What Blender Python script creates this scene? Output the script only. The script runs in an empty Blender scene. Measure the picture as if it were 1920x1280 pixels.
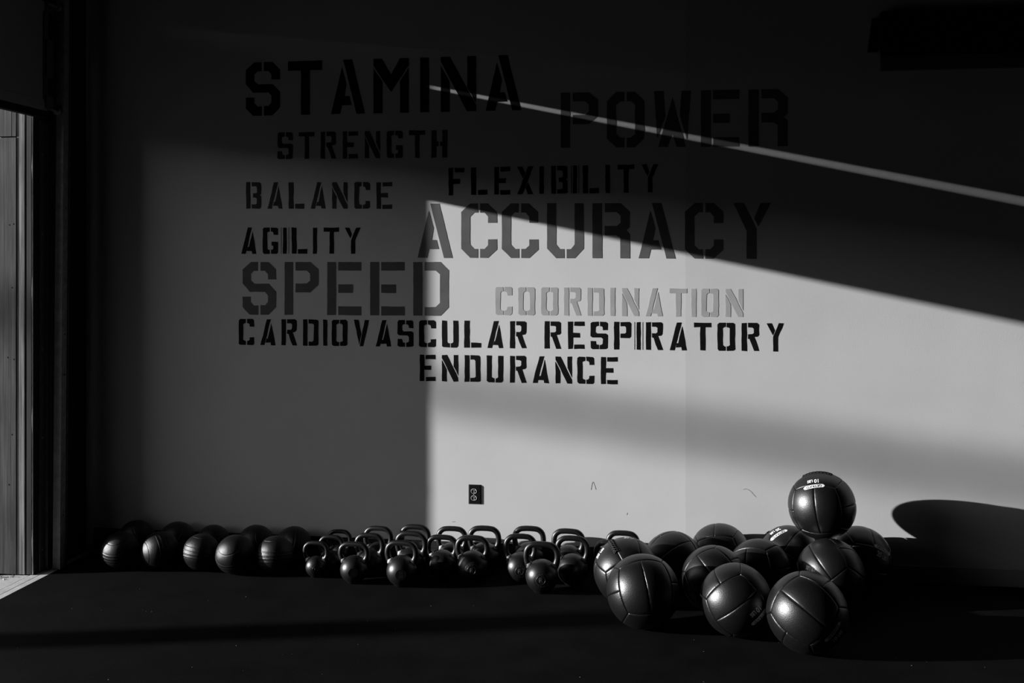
import bpy, bmesh, math, random
from mathutils import Vector, Matrix

random.seed(7)
C = bpy.context.scene.collection
SC = bpy.context.scene
R_ = math.radians

# ------------------------------------------------------------------ camera, sky, sun, exposure
FPX, CX, HORIZON, EYE, DIST, YAW = 1939.0, 960.0, 492.0, 1.74, 5.877, R_(8.07)
cam_data = bpy.data.cameras.new('camera')
cam = bpy.data.objects.new('camera', cam_data)
C.objects.link(cam)
cam_data.sensor_fit = 'HORIZONTAL'
cam_data.sensor_width = 36.0
cam_data.lens = FPX / 1920.0 * 36.0
cam_data.shift_y = -(640.0 - HORIZON) / 1920.0
cam_data.clip_start = 0.05
cam_data.clip_end = 500
CAM = Vector((0, -DIST, EYE))
cam.location = CAM
cam.rotation_euler = (math.pi / 2, 0, YAW)
SC.camera = cam

SUN_DIR = Vector((1.0, 0.2525, -0.2125)).normalized()      # low sun coming in through the garage door
world = bpy.data.worlds.new('world')
SC.world = world
world.use_nodes = True
wn = world.node_tree
sky = wn.nodes.new('ShaderNodeTexSky')
sky.sky_type = 'NISHITA'
sky.sun_disc = False
sky.sun_elevation = R_(11.6)
sky.sun_rotation = math.atan2(-SUN_DIR.x, -SUN_DIR.y)
sky.dust_density = 0.6
sky.air_density = 1.0
bw = wn.nodes.new('ShaderNodeRGBToBW')                     # black and white photograph
wn.links.new(sky.outputs[0], bw.inputs[0])
wn.links.new(bw.outputs[0], wn.nodes['Background'].inputs[0])
wn.nodes['Background'].inputs[1].default_value = 0.28

sun_data = bpy.data.lights.new('sun', 'SUN')
sun_data.energy = 9.3
sun_data.angle = R_(0.53)
sun = bpy.data.objects.new('sun', sun_data)
C.objects.link(sun)
sun.rotation_euler = SUN_DIR.to_track_quat('-Z', 'Y').to_euler()
sun.location = (-20, -8, 8)

SC.view_settings.view_transform = 'Standard'
SC.view_settings.look = 'None'
SC.view_settings.exposure = 0.0
SC.view_settings.gamma = 1.0
SC.view_settings.use_curve_mapping = False


# ------------------------------------------------------------------ materials
def mat(name, base, rough=0.6, spec=0.5, metal=0.0, noise=None, bump=None, speck=None, coat=0.0):
    """noise=(scale, amount) tints the base; bump=(scale, strength, distance); speck=(scale, threshold, value)"""
    m = bpy.data.materials.new(name)
    m.use_nodes = True
    nt = m.node_tree
    p = nt.nodes['Principled BSDF']
    p.inputs['Base Color'].default_value = (base, base, base, 1)
    p.inputs['Roughness'].default_value = rough
    p.inputs['Specular IOR Level'].default_value = spec
    p.inputs['Metallic'].default_value = metal
    tc = nt.nodes.new('ShaderNodeTexCoord')
    out = None
    if noise:
        n = nt.nodes.new('ShaderNodeTexNoise')
        n.inputs['Scale'].default_value = noise[0]
        n.inputs['Detail'].default_value = 6
        nt.links.new(tc.outputs['Object'], n.inputs['Vector'])
        r = nt.nodes.new('ShaderNodeMapRange')
        r.inputs[1].default_value = 0.3
        r.inputs[2].default_value = 0.7
        r.inputs[3].default_value = base * (1 - noise[1])
        r.inputs[4].default_value = base * (1 + noise[1])
        nt.links.new(n.outputs[0], r.inputs[0])
        out = r.outputs[0]
    if speck:
        n = nt.nodes.new('ShaderNodeTexNoise')
        n.inputs['Scale'].default_value = speck[0]
        n.inputs['Detail'].default_value = 1
        nt.links.new(tc.outputs['Object'], n.inputs['Vector'])
        r = nt.nodes.new('ShaderNodeMapRange')
        r.inputs[1].default_value = speck[1]
        r.inputs[2].default_value = speck[1] + 0.03
        r.inputs[3].default_value = 0
        r.inputs[4].default_value = speck[2]
        nt.links.new(n.outputs[0], r.inputs[0])
        a = nt.nodes.new('ShaderNodeMath')
        a.operation = 'ADD'
        if out is not None:
            nt.links.new(out, a.inputs[0])
        else:
            a.inputs[0].default_value = base
        nt.links.new(r.outputs[0], a.inputs[1])
        out = a.outputs[0]
    if out is not None:
        nt.links.new(out, p.inputs['Base Color'])
    if bump:
        n = nt.nodes.new('ShaderNodeTexNoise')
        n.inputs['Scale'].default_value = bump[0]
        n.inputs['Detail'].default_value = 3
        nt.links.new(tc.outputs['Object'], n.inputs['Vector'])
        b = nt.nodes.new('ShaderNodeBump')
        b.inputs['Strength'].default_value = bump[1]
        b.inputs['Distance'].default_value = bump[2]
        nt.links.new(n.outputs[0], b.inputs['Height'])
        nt.links.new(b.outputs[0], p.inputs['Normal'])
    return m


def wood_mat(name, base, scale=1.0, contrast=0.5):
    m = bpy.data.materials.new(name)
    m.use_nodes = True
    nt = m.node_tree
    p = nt.nodes['Principled BSDF']
    p.inputs['Roughness'].default_value = 0.75
    p.inputs['Specular IOR Level'].default_value = 0.3
    tc = nt.nodes.new('ShaderNodeTexCoord')
    mp = nt.nodes.new('ShaderNodeMapping')
    mp.inputs['Scale'].default_value = (60 * scale, 60 * scale, 1.6)
    nt.links.new(tc.outputs['Object'], mp.inputs[0])
    n = nt.nodes.new('ShaderNodeTexNoise')
    n.inputs['Scale'].default_value = 1.0
    n.inputs['Detail'].default_value = 8
    n.inputs['Roughness'].default_value = 0.65
    n.inputs['Distortion'].default_value = 0.6
    nt.links.new(mp.outputs[0], n.inputs['Vector'])
    r = nt.nodes.new('ShaderNodeMapRange')
    r.inputs[1].default_value = 0.32
    r.inputs[2].default_value = 0.68
    r.inputs[3].default_value = base * (1 - contrast)
    r.inputs[4].default_value = base * (1 + contrast)
    nt.links.new(n.outputs[0], r.inputs[0])
    mp2 = nt.nodes.new('ShaderNodeMapping')
    mp2.inputs['Scale'].default_value = (14, 14, 3.0)
    nt.links.new(tc.outputs['Object'], mp2.inputs[0])
    k = nt.nodes.new('ShaderNodeTexNoise')
    k.inputs['Scale'].default_value = 1.0
    k.inputs['Detail'].default_value = 2
    nt.links.new(mp2.outputs[0], k.inputs['Vector'])
    kr = nt.nodes.new('ShaderNodeMapRange')
    kr.inputs[1].default_value = 0.35
    kr.inputs[2].default_value = 0.6
    kr.inputs[3].default_value = 0.55
    kr.inputs[4].default_value = 1.1
    nt.links.new(k.outputs[0], kr.inputs[0])
    mul = nt.nodes.new('ShaderNodeMath')
    mul.operation = 'MULTIPLY'
    nt.links.new(r.outputs[0], mul.inputs[0])
    nt.links.new(kr.outputs[0], mul.inputs[1])
    nt.links.new(mul.outputs[0], p.inputs['Base Color'])
    b = nt.nodes.new('ShaderNodeBump')
    b.inputs['Strength'].default_value = 0.6
    b.inputs['Distance'].default_value = 0.0012
    nt.links.new(n.outputs[0], b.inputs['Height'])
    nt.links.new(b.outputs[0], p.inputs['Normal'])
    return m


def wall_material():
    m = mat('painted_wall', 0.62, 0.8, 0.25, bump=(190, 0.55, 0.0007))
    nt = m.node_tree
    p = nt.nodes['Principled BSDF']
    tc = nt.nodes.new('ShaderNodeTexCoord')
    n = nt.nodes.new('ShaderNodeTexNoise')                  # roller marks and slightly uneven paint
    n.inputs['Scale'].default_value = 2.2
    n.inputs['Detail'].default_value = 5
    nt.links.new(tc.outputs['Object'], n.inputs['Vector'])
    r = nt.nodes.new('ShaderNodeMapRange')
    r.inputs[1].default_value = 0.3
    r.inputs[2].default_value = 0.7
    r.inputs[3].default_value = 0.585
    r.inputs[4].default_value = 0.635
    nt.links.new(n.outputs[0], r.inputs[0])
    # a repainted strip right of the board joint is a shade darker
    sx = nt.nodes.new('ShaderNodeSeparateXYZ')
    nt.links.new(tc.outputs['Object'], sx.inputs[0])
    s = nt.nodes.new('ShaderNodeMapRange')
    s.inputs[1].default_value = 0.148
    s.inputs[2].default_value = 0.152
    s.inputs[3].default_value = 1.0
    s.inputs[4].default_value = 0.91
    nt.links.new(sx.outputs[0], s.inputs[0])
    mu = nt.nodes.new('ShaderNodeMath')
    mu.operation = 'MULTIPLY'
    nt.links.new(r.outputs[0], mu.inputs[0])
    nt.links.new(s.outputs[0], mu.inputs[1])
    nt.links.new(mu.outputs[0], p.inputs['Base Color'])
    return m


M = dict(
    wall=wall_material(),
    dark_room=mat('dark_painted_surface', 0.028, 0.8, 0.2, noise=(3, 0.15)),
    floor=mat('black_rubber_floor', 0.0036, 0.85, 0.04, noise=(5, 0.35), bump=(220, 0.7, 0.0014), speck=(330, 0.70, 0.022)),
    baseboard=mat('black_vinyl_baseboard', 0.02, 0.5, 0.35, noise=(20, 0.2)),
    skirt_grey=mat('grey_painted_skirting', 0.40, 0.7, 0.3, noise=(4, 0.1)),
    paint_black=mat('black_stencil_paint', 0.0035, 0.6, 0.12, noise=(30, 0.3)),
    paint_soft=mat('charcoal_stencil_paint', 0.035, 0.65, 0.3, noise=(30, 0.3)),
    paint_grey=mat('dark_grey_stencil_paint', 0.095, 0.65, 0.3, noise=(9, 0.14)),
    paint_light=mat('light_grey_stencil_paint', 0.36, 0.7, 0.3, noise=(9, 0.08)),
    vinyl=mat('black_vinyl', 0.0035, 0.365, 0.60, noise=(12, 0.25), bump=(45, 0.22, 0.003)),
    vinyl_core=mat('black_seam_backing', 0.004, 0.7, 0.1),
    thread=mat('dark_lace', 0.006, 0.6, 0.3),
    print_white=mat('white_print', 0.72, 0.6, 0.3),
    print_dark=mat('black_print', 0.01, 0.6, 0.3),
    rubber=mat('black_slam_rubber', 0.004, 0.36, 0.55, noise=(16, 0.3), bump=(90, 0.5, 0.0015)),
    iron=mat('black_powder_coated_iron', 0.0035, 0.385, 0.55, bump=(380, 0.5, 0.0006)),
    iron_relief=mat('lighter_iron_relief', 0.03, 0.35, 0.5),  # lettering tone, lighter than the kettlebell body
    band=mat('light_painted_band', 0.55, 0.5, 0.4, noise=(60, 0.2)),
    band_grey=mat('grey_painted_band', 0.16, 0.5, 0.4, noise=(60, 0.2)),
    steel=mat('dull_galvanized_steel', 0.30, 0.5, 0.4, noise=(25, 0.25), bump=(60, 0.15, 0.001)),
    dark_steel=mat('dark_painted_steel', 0.10, 0.45, 0.4, noise=(25, 0.3)),
    door=mat('grey_steel_door_skin', 0.32, 0.55, 0.3, bump=(200, 0.3, 0.0005)),
    seal=mat('black_rubber_seal', 0.01, 0.6, 0.3),
    wood=wood_mat('weathered_wood', 0.042, 1.5, 0.85),
    wood_rough=wood_mat('rough_sawn_wood', 0.15, 2.2, 0.9),
    wood_dark=wood_mat('dark_stained_wood', 0.016, 2.4, 0.9),
    caulk=mat('pale_caulk', 0.55, 0.6, 0.3),
    concrete=mat('pale_concrete', 0.52, 0.85, 0.2, noise=(14, 0.12), bump=(90, 0.5, 0.002)),
    asphalt=mat('asphalt', 0.022, 0.9, 0.2, noise=(6, 0.2)),
    plate=mat('black_plastic_plate', 0.008, 0.28, 0.6),
    plate_edge=mat('outlet_face_rim', 0.42, 0.4, 0.5),
    hole=mat('dark_recess', 0.003, 0.8, 0.1),
    box=mat('matt_black_housing', 0.004, 0.6, 0.2),
    box_lower=mat('black_lower_fascia', 0.10, 0.6, 0.2),
    debris=mat('pale_grit', 0.35, 0.8, 0.2, noise=(40, 0.5)),
    chalk=mat('chalk_crumb', 0.22, 0.9, 0.1),
    scuff=mat('grey_scuff', 0.30, 0.8, 0.1),
)


# ------------------------------------------------------------------ mesh helpers
def mesh_obj(name, verts, faces, m, parent=None, smooth=False, kind=None):
    me = bpy.data.meshes.new(name)
    me.from_pydata([tuple(v) for v in verts], [], faces)
    me.update()
    if smooth:
        for p in me.polygons:
            p.use_smooth = True
    me.materials.append(M[m])
    return link(name, me, parent, kind)


def link(name, me, parent=None, kind=None):
    o = bpy.data.objects.new(name, me)
    C.objects.link(o)
    if parent:
        o.parent = parent
    if kind:
        o['kind'] = kind
    return o


def tag(o, label, cat, group=None):
    o['label'] = label
    o['category'] = cat
    if group:
        o['group'] = group
    return o


def thing(name, label, cat, loc=(0, 0, 0), group=None):
    o = bpy.data.objects.new(name, None)
    o.empty_display_size = 0.05
    C.objects.link(o)
    o.location = loc
    return tag(o, label, cat, group)


def box_geo(x0, x1, y0, y1, z0, z1):
    v = [(x0, y0, z0), (x1, y0, z0), (x1, y1, z0), (x0, y1, z0), (x0, y0, z1), (x1, y0, z1), (x1, y1, z1), (x0, y1, z1)]
    f = [(0, 3, 2, 1), (4, 5, 6, 7), (0, 1, 5, 4), (1, 2, 6, 5), (2, 3, 7, 6), (3, 0, 4, 7)]
    return v, f


def join(*geos):
    V, F = [], []
    for v, f in geos:
        n = len(V)
        V += list(v)
        F += [tuple(i + n for i in q) for q in f]
    return V, F


def bevel_box(name, dims, m, parent=None, bev=0.003, kind=None, seg=2):
    v, f = box_geo(*dims)
    bm = bmesh.new()
    vs = [bm.verts.new(q) for q in v]
    for q in f:
        bm.faces.new([vs[i] for i in q])
    if bev:
        bmesh.ops.bevel(bm, geom=list(bm.edges), offset=bev, segments=seg, affect='EDGES', profile=0.6)
    bmesh.ops.recalc_face_normals(bm, faces=bm.faces)
    me = bpy.data.meshes.new(name)
    bm.to_mesh(me)
    bm.free()
    me.materials.append(M[m])
    return link(name, me, parent, kind)


def lathe(profile, seg=48):
    """profile = [(r, z)] from bottom to top, poles allowed (r = 0)"""
    V, F, rows = [], [], []
    for r, z in profile:
        if r < 1e-6:
            rows.append([len(V)])
            V.append((0, 0, z))
        else:
            rows.append(list(range(len(V), len(V) + seg)))
            V += [(r * math.cos(2 * math.pi * k / seg), r * math.sin(2 * math.pi * k / seg), z) for k in range(seg)]
    for a, b in zip(rows, rows[1:]):
        for k in range(seg):
            k2 = (k + 1) % seg
            if len(a) == 1 and len(b) == 1:
                continue
            if len(a) == 1:
                F.append((a[0], b[k2], b[k]))
            elif len(b) == 1:
                F.append((a[k], a[k2], b[0]))
            else:
                F.append((a[k], a[k2], b[k2], b[k]))
    return V, F


def tube(points, radii, seg=14, closed=False, squash=None):
    pts = [Vector(p) for p in points]
    n = len(pts)
    if not hasattr(radii, '__len__'):
        radii = [radii] * n
    V, F = [], []
    ref = None
    for i, p in enumerate(pts):
        a = pts[(i - 1) % n] if (closed or i) else pts[0]
        b = pts[(i + 1) % n] if (closed or i < n - 1) else pts[-1]
        t = (b - a).normalized()
        if ref is None:
            ref = Vector((0, 0, 1)) if abs(t.z) < 0.9 else Vector((0, 1, 0))
        u = (ref - t * ref.dot(t)).normalized()
        w = t.cross(u)
        ref = u
        for k in range(seg):
            an = 2 * math.pi * k / seg
            V.append(p + (u * math.cos(an) + w * math.sin(an)) * radii[i])
    for i in range(n if closed else n - 1):
        j = (i + 1) % n
        for k in range(seg):
            k2 = (k + 1) % seg
            F.append((i * seg + k, i * seg + k2, j * seg + k2, j * seg + k))
    if not closed:
        F.append(tuple(range(seg))[::-1])
        F.append(tuple((n - 1) * seg + k for k in range(seg)))
    return V, F


def catmull(P, n=8):
    P = [Vector(p) for p in P]
    P = [P[0] * 2 - P[1]] + P + [P[-1] * 2 - P[-2]]
    out = []
    for i in range(1, len(P) - 2):
        a, b, c, d = P[i - 1], P[i], P[i + 1], P[i + 2]
        for k in range(n):
            t = k / n
            out.append(0.5 * ((2 * b) + (c - a) * t + (2 * a - 5 * b + 4 * c - d) * t * t + (3 * b - a - 3 * c + d) * t ** 3))
    out.append(P[-2])
    return out


_text = {}


def text_geo(s, size, bold=0.0, slant=0.0):
    """flat outline of a word, centred on the origin, as (verts2d, faces)"""
    key = (s, size, bold, slant)
    if key not in _text:
        cu = bpy.data.curves.new('t', 'FONT')
        cu.body = s
        cu.size = size
        cu.align_x = 'CENTER'
        cu.align_y = 'CENTER'
        cu.offset = bold
        cu.shear = slant
        cu.resolution_u = 3
        o = bpy.data.objects.new('t', cu)
        C.objects.link(o)
        me = bpy.data.meshes.new_from_object(o.evaluated_get(bpy.context.evaluated_depsgraph_get()))
        _text[key] = ([tuple(v.co) for v in me.vertices], [tuple(p.vertices) for p in me.polygons])
        bpy.data.objects.remove(o)
        bpy.data.curves.remove(cu)
        bpy.data.meshes.remove(me)
    return _text[key]


# ------------------------------------------------------------------ where a line of sight meets a plane (used to measure the room off the photograph)
FW = Vector((-math.sin(YAW), math.cos(YAW), 0))
RT = Vector((math.cos(YAW), math.sin(YAW), 0))


def on_wall(u, v):
    d = FW + RT * ((u - CX) / FPX) + Vector((0, 0, -(v - HORIZON) / FPX))
    p = CAM + d * (-CAM.y / d.y)
    return p.x, p.z


# ================================================================== THE SETTING
XL = -3.455          # inner face of the left wall
JY = -0.533          # near jamb of the garage door opening
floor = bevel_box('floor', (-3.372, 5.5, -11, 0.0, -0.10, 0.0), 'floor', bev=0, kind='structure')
wall_back = bevel_box('wall_back', (-3.655, 5.5, 0.0, 0.2, -0.1, 4.6), 'wall', bev=0, kind='structure')
bevel_box('wall_right', (5.5, 5.7, -11.2, 0.2, -0.1, 4.6), 'dark_room', bev=0, kind='structure')
bevel_box('wall_front', (-3.655, 5.7, -11.2, -11.0, -0.1, 4.6), 'dark_room', bev=0, kind='structure')
bevel_box('ceiling', (-3.655, 5.7, -11.2, 0.2, 4.6, 4.8), 'dark_room', bev=0, kind='structure')
OPEN_END = -4.25
HEAD = 3.262
v, f = join(box_geo(-3.655, XL, JY, 0.0, -0.1, 4.6),
            box_geo(-3.655, XL, -11.0, OPEN_END, -0.1, 4.6),
            box_geo(-3.655, XL, OPEN_END, JY, HEAD, 4.6))
SLIT_BLOCK = box_geo(-3.475, XL + .001, OPEN_END, JY, 3.2206, HEAD)  # strip added to keep flat skylight out of the slit above the door
v, f = join((v, f), SLIT_BLOCK)
wall_left = mesh_obj('wall_left', v, f, 'dark_room', kind='structure')

# black baseboard along the painted wall, with its lip
v, f = join(box_geo(-3.40, 0.15, -0.014, 0.0, 0.0, 0.090), box_geo(-3.40, 0.15, -0.009, 0.0, 0.090, 0.127))
bb = mesh_obj('baseboard_back', v, f, 'baseboard', kind='structure')
bevel_box('baseboard_lip', (-3.40, 0.15, -0.0165, -0.0005, 0.089, 0.094), 'baseboard', parent=bb, bev=0.0015)
# right of the board joint the skirting is painted like the wall
v, f = join(box_geo(0.151, 5.5, -0.010, 0.0, 0.0, 0.090))
bb2 = mesh_obj('baseboard_right', v, f, 'skirt_grey', kind='structure')
bevel_box('baseboard_lip', (0.151, 5.5, -0.0125, -0.0005, 0.089, 0.094), 'skirt_grey', parent=bb2, bev=0.0015)

# concrete threshold and the yard outside
sill = bevel_box('trim_1', (-3.70, -3.374, -11, 0, -0.12, -0.018), 'concrete', bev=0, kind='structure')
y0, y1 = OPEN_END, JY
for a, b, t in ((-3.418, -3.374, -0.002), (-3.470, -3.424, -0.003), (-3.560, -3.478, -0.006), (-3.70, -3.566, -0.010)):
    bevel_box('sill_strip', (a, b, y0, y1 + (0.16 if b > -3.43 else -0.001), -0.018, t), 'concrete', parent=sill, bev=0.002)
yard = bevel_box('trim_2', (-70, -3.70, -50, 40, -0.15, -0.03), 'asphalt', bev=0, kind='structure')

# wooden lining of the door jamb: boards on the face that looks along the wall
for nm, a, b, z0, z1, yo, mt in (
        ('wood_board', -3.655, -3.5505, 0.0, 2.438, 0.0, 'wood'),
        ('wood_board', -3.5755, -3.5505, 2.444, HEAD - .002, 0.0, 'wood'),
        ('wood_board', -3.655, -3.5770, 2.444, HEAD - .002, -0.001, 'wood'),
        ('rough_board', -3.549, -3.5010, 0.0, HEAD - .002, 0.004, 'wood_rough'),
        ('dark_board', -3.5, -3.4625, 0.0, HEAD - .002, 0.007, 'wood_dark')):
    bevel_box(nm, (a, b, JY - 0.019 + yo, JY - 0.001, z0, z1), mt, parent=wall_left, bev=0.0012)
# board that carries on outside past the wall
for z0, z1 in ((-0.02, 2.438), (2.444, 3.3)):
    bevel_box('wood_board', (-3.80, -3.6565, JY - 0.020, JY + 0.02, z0, z1), 'wood', parent=wall_left, bev=0.0012)
# wavy bead of pale caulk on the corner
pts, rad = [], []
for k in range(120):
    z = 0.0 + k / 119 * (HEAD - 0.005)
    pts.append((-3.4585, JY - 0.006, z))
    rad.append(0.0040 + 0.0012 * max(0, math.sin(z * 9.0)) ** 6 + 0.0006 * random.random())
v, f = tube(pts, rad, 8)
mesh_obj('caulk_bead', v, f, 'caulk', parent=wall_left, smooth=True)
# knots and nail holes in the boards
for x, z in ((-3.59, 1.95), (-3.565, 1.955), (-3.575, 1.60), (-3.6, 1.21), (-3.563, 1.20), (-3.575, 0.78), (-3.592, 0.5)):
    V = [(x + 0.004 * math.cos(a * 0.785) * random.uniform(.6, 1.1), JY - 0.0197, z + 0.005 * math.sin(a * 0.785)) for a in range(8)]
    mesh_obj('nail_hole', V, [tuple(range(8))], 'hole', parent=wall_left)

# ------------------------------------------------------------------ roll of litter at the foot of the boards
V, F = [], []
for k in range(150):
    x, y = random.uniform(-3.80, -3.50), random.uniform(JY - 0.10, JY - 0.026)
    if x > -3.56 and y < JY - 0.06:
        continue
    s = random.uniform(0.002, 0.009)
    z = -0.009 + s * 0.5
    q = [Vector((random.uniform(-1, 1), random.uniform(-1, 1), random.uniform(-.6, .6))).normalized() * s for _ in range(4)]
    n = len(V)
    V += [Vector((x, y, z)) + w for w in q]
    F += [(n, n + 1, n + 2), (n, n + 2, n + 3), (n, n + 3, n + 1), (n + 1, n + 3, n + 2)]
o = mesh_obj('grit_litter', V, F, 'debris', kind='stuff')
tag(o, 'grit and dry litter lying at the foot of the wooden door jamb', 'litter')

# crumbs of chalk on the black floor
V, F = [], []
for k in range(60):
    x, y = random.uniform(-3.2, 1.9), random.uniform(-2.0, -0.62)
    s = random.uniform(0.0012, 0.0032)
    n = len(V)
    V += [(x - s, y - s * .6, 0.0002), (x + s, y - s * .5, 0.0002), (x + s * .7, y + s, 0.0002), (x - s * .6, y + s * .8, 0.0002), (x, y, s * .8)]
    F += [(n, n + 1, n + 4), (n + 1, n + 2, n + 4), (n + 2, n + 3, n + 4), (n + 3, n, n + 4)]
o = mesh_obj('chalk_crumbs', V, F, 'chalk', kind='stuff')
tag(o, 'tiny pale crumbs scattered over the black rubber floor', 'crumbs')

# ------------------------------------------------------------------ garage door, half raised, its lowest section hanging in the opening
door = bpy.data.objects.new('door_1', None)
C.objects.link(door)
door['kind'] = 'structure'
DT = 3.196                                       # top of the hanging section
bevel_box('door_section', (-3.440, -3.402, OPEN_END - 0.06, -0.492, 2.600, DT), 'door', parent=door, bev=0.002)
bevel_box('bottom_rail', (-3.443, -3.397, OPEN_END - 0.06, -0.490, 2.590, 2.650), 'door', parent=door, bev=0.003)
bevel_box('bottom_seal', (-3.440, -3.400, OPEN_END - 0.06, -0.480, 2.548, 2.590), 'seal', parent=door, bev=0.006)
bevel_box('top_rail', (-3.443, -3.397, OPEN_END - 0.06, -0.490, DT - 0.05, DT + 0.002), 'door', parent=door, bev=0.003)
bevel_box('end_stile', (-3.400, -3.395, -0.530, -0.492, 2.652, DT - 0.052), 'dark_steel', parent=door, bev=0.001)
for zc, hgt in ((2.86, 0.17), (2.965, 0.05), (2.64, 0.07), (3.17, 0.06)):
    hb = bevel_box('roller_bracket', (-3.392, -3.386, -0.520, -0.455, zc - hgt / 2, zc + hgt / 2), 'dark_steel', parent=door, bev=0.001)
for zc in (2.60, 3.19):
    v, f = tube([(-3.386, -0.50, zc), (-3.386, -0.41, zc)], 0.006, 10)
    mesh_obj('roller_stem', v, f, 'steel', parent=door, smooth=True)
    v, f = tube([(-3.386, -0.425, zc), (-3.386, -0.400, zc)], 0.022, 20)
    mesh_obj('roller_wheel', v, f, 'steel', parent=door, smooth=True)

# vertical door track, leaning slightly away from the opening
track = thing('door_track', 'narrow galvanized steel door track standing upright beside the garage opening', 'track', (-3.386, -0.40, 0))
ZT = 3.5


def track_prism(name, pts, m, dx=0.030, z0=0.0):
    """extrude a plan outline up to ZT while leaning it by dx"""
    n = len(pts)
    V = [(x, y, z0) for x, y in pts] + [(x + dx * 0.4, y + dx, ZT) for x, y in pts]
    F = [tuple(range(n))[::-1], tuple(range(n, 2 * n))] + [(i, (i + 1) % n, n + (i + 1) % n, n + i) for i in range(n)]
    return mesh_obj(name, V, F, m, parent=track)


track_prism('track_channel', [(-.022, -.028), (.022, -.028), (.022, .030), (-.022, .030), (-.022, .026), (.018, .026), (.018, -.024), (-.022, -.024)], 'steel')
track_prism('track_lip', [(.022, -.034), (.026, -.034), (.026, -.022), (.022, -.022)], 'steel')
track_prism('track_lip', [(.022, .026), (.027, .026), (.027, .034), (.022, .034)], 'dark_steel')
for zc in (0.30, 0.62, 1.10, 1.33, 1.98, 2.05):
    v, f = tube([(.020, .001 + 0.030 * zc / ZT, zc), (.030 + 0.012 * zc / ZT, .001 + 0.030 * zc / ZT, zc)], 0.005, 8)
    mesh_obj('track_bolt', v, f, 'steel', parent=track, smooth=True)
# flat jamb angle behind it
angle = thing('jamb_angle', 'dark painted steel angle screwed along the edge of the garage opening', 'bracket', (-3.455, -0.43, 0))
v, f = join(box_geo(0.0005, .006, -.055, .06, 0.001, 2.54), box_geo(.006, .022, -.004, 0.0, 0.001, 2.54))
mesh_obj('angle_plate', v, f, 'dark_steel', parent=angle)
for zc in (0.12, 0.75, 1.25, 1.9, 2.35):
    v, f = tube([(.005, -.035, zc), (.010, -.035, zc)], 0.006, 8)
    mesh_obj('screw', v, f, 'steel', parent=angle, smooth=True)

# ------------------------------------------------------------------ outside: what throws the faint bars of shade
post = thing('yard_post', 'square timber post standing in the yard in front of the garage opening', 'post', (-12.5, -3.903, -0.03))
bevel_box('post_shaft', (-.09, .09, -.09, .09, 0, 2.60), 'wood', parent=post, bev=0.004)
bevel_box('post_cap', (-.10, .10, -.10, .10, 2.60, 2.64), 'wood', parent=post, bev=0.004)

pole = thing('shade_pole', 'unseen wooden pole with a long sloping brace, added to cast a soft bar of shade on the wall', 'pole', (-37.1, -13.5, -0.03))  # added out of view so that its brace shades the wall softly
v, f = tube([(0, 0, 0), (0, 0, 5.5), (0, 0, 10.3)], [.16, .14, .11], 14)
mesh_obj('pole_shaft', v, f, 'wood', parent=pole, smooth=True)
v, f = tube([(0, 0, 9.97), (0, 16, 5.19), (0, 33.2, 0.05)], .078, 12)
mesh_obj('brace', v, f, 'wood', parent=pole, smooth=True)

# long low block added out of view, it hides the bright strip of sky along the horizon
sky_block = thing('skyline_block', 'long low dark block across the yard, added unseen to hide the low sky', 'sky blocker', (-48, 0, -0.03))
bevel_box('block_body', (-12, 0, -70, 60, 0, 8.0), 'dark_room', parent=sky_block, bev=0)
bevel_box('block_top', (-12.3, .1, -70.3, 60.3, 8.0, 8.15), 'asphalt', parent=sky_block, bev=0)

# unseen block added beyond the opening to cut off the sky on that side
side_block = bevel_box('wall_blocker', (-6.7, -3.9, -40, -6.0, -0.03, 7.0), 'dark_room', bev=0, kind='structure')


# ================================================================== PAINTED WORDS
def bar(x0, y0, x1, y1):
    return [(x0, y0), (x1, y0), (x1, y1), (x0, y1)]


def mirx(P, w):
    return [(w - x, y) for x, y in P][::-1]


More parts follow.
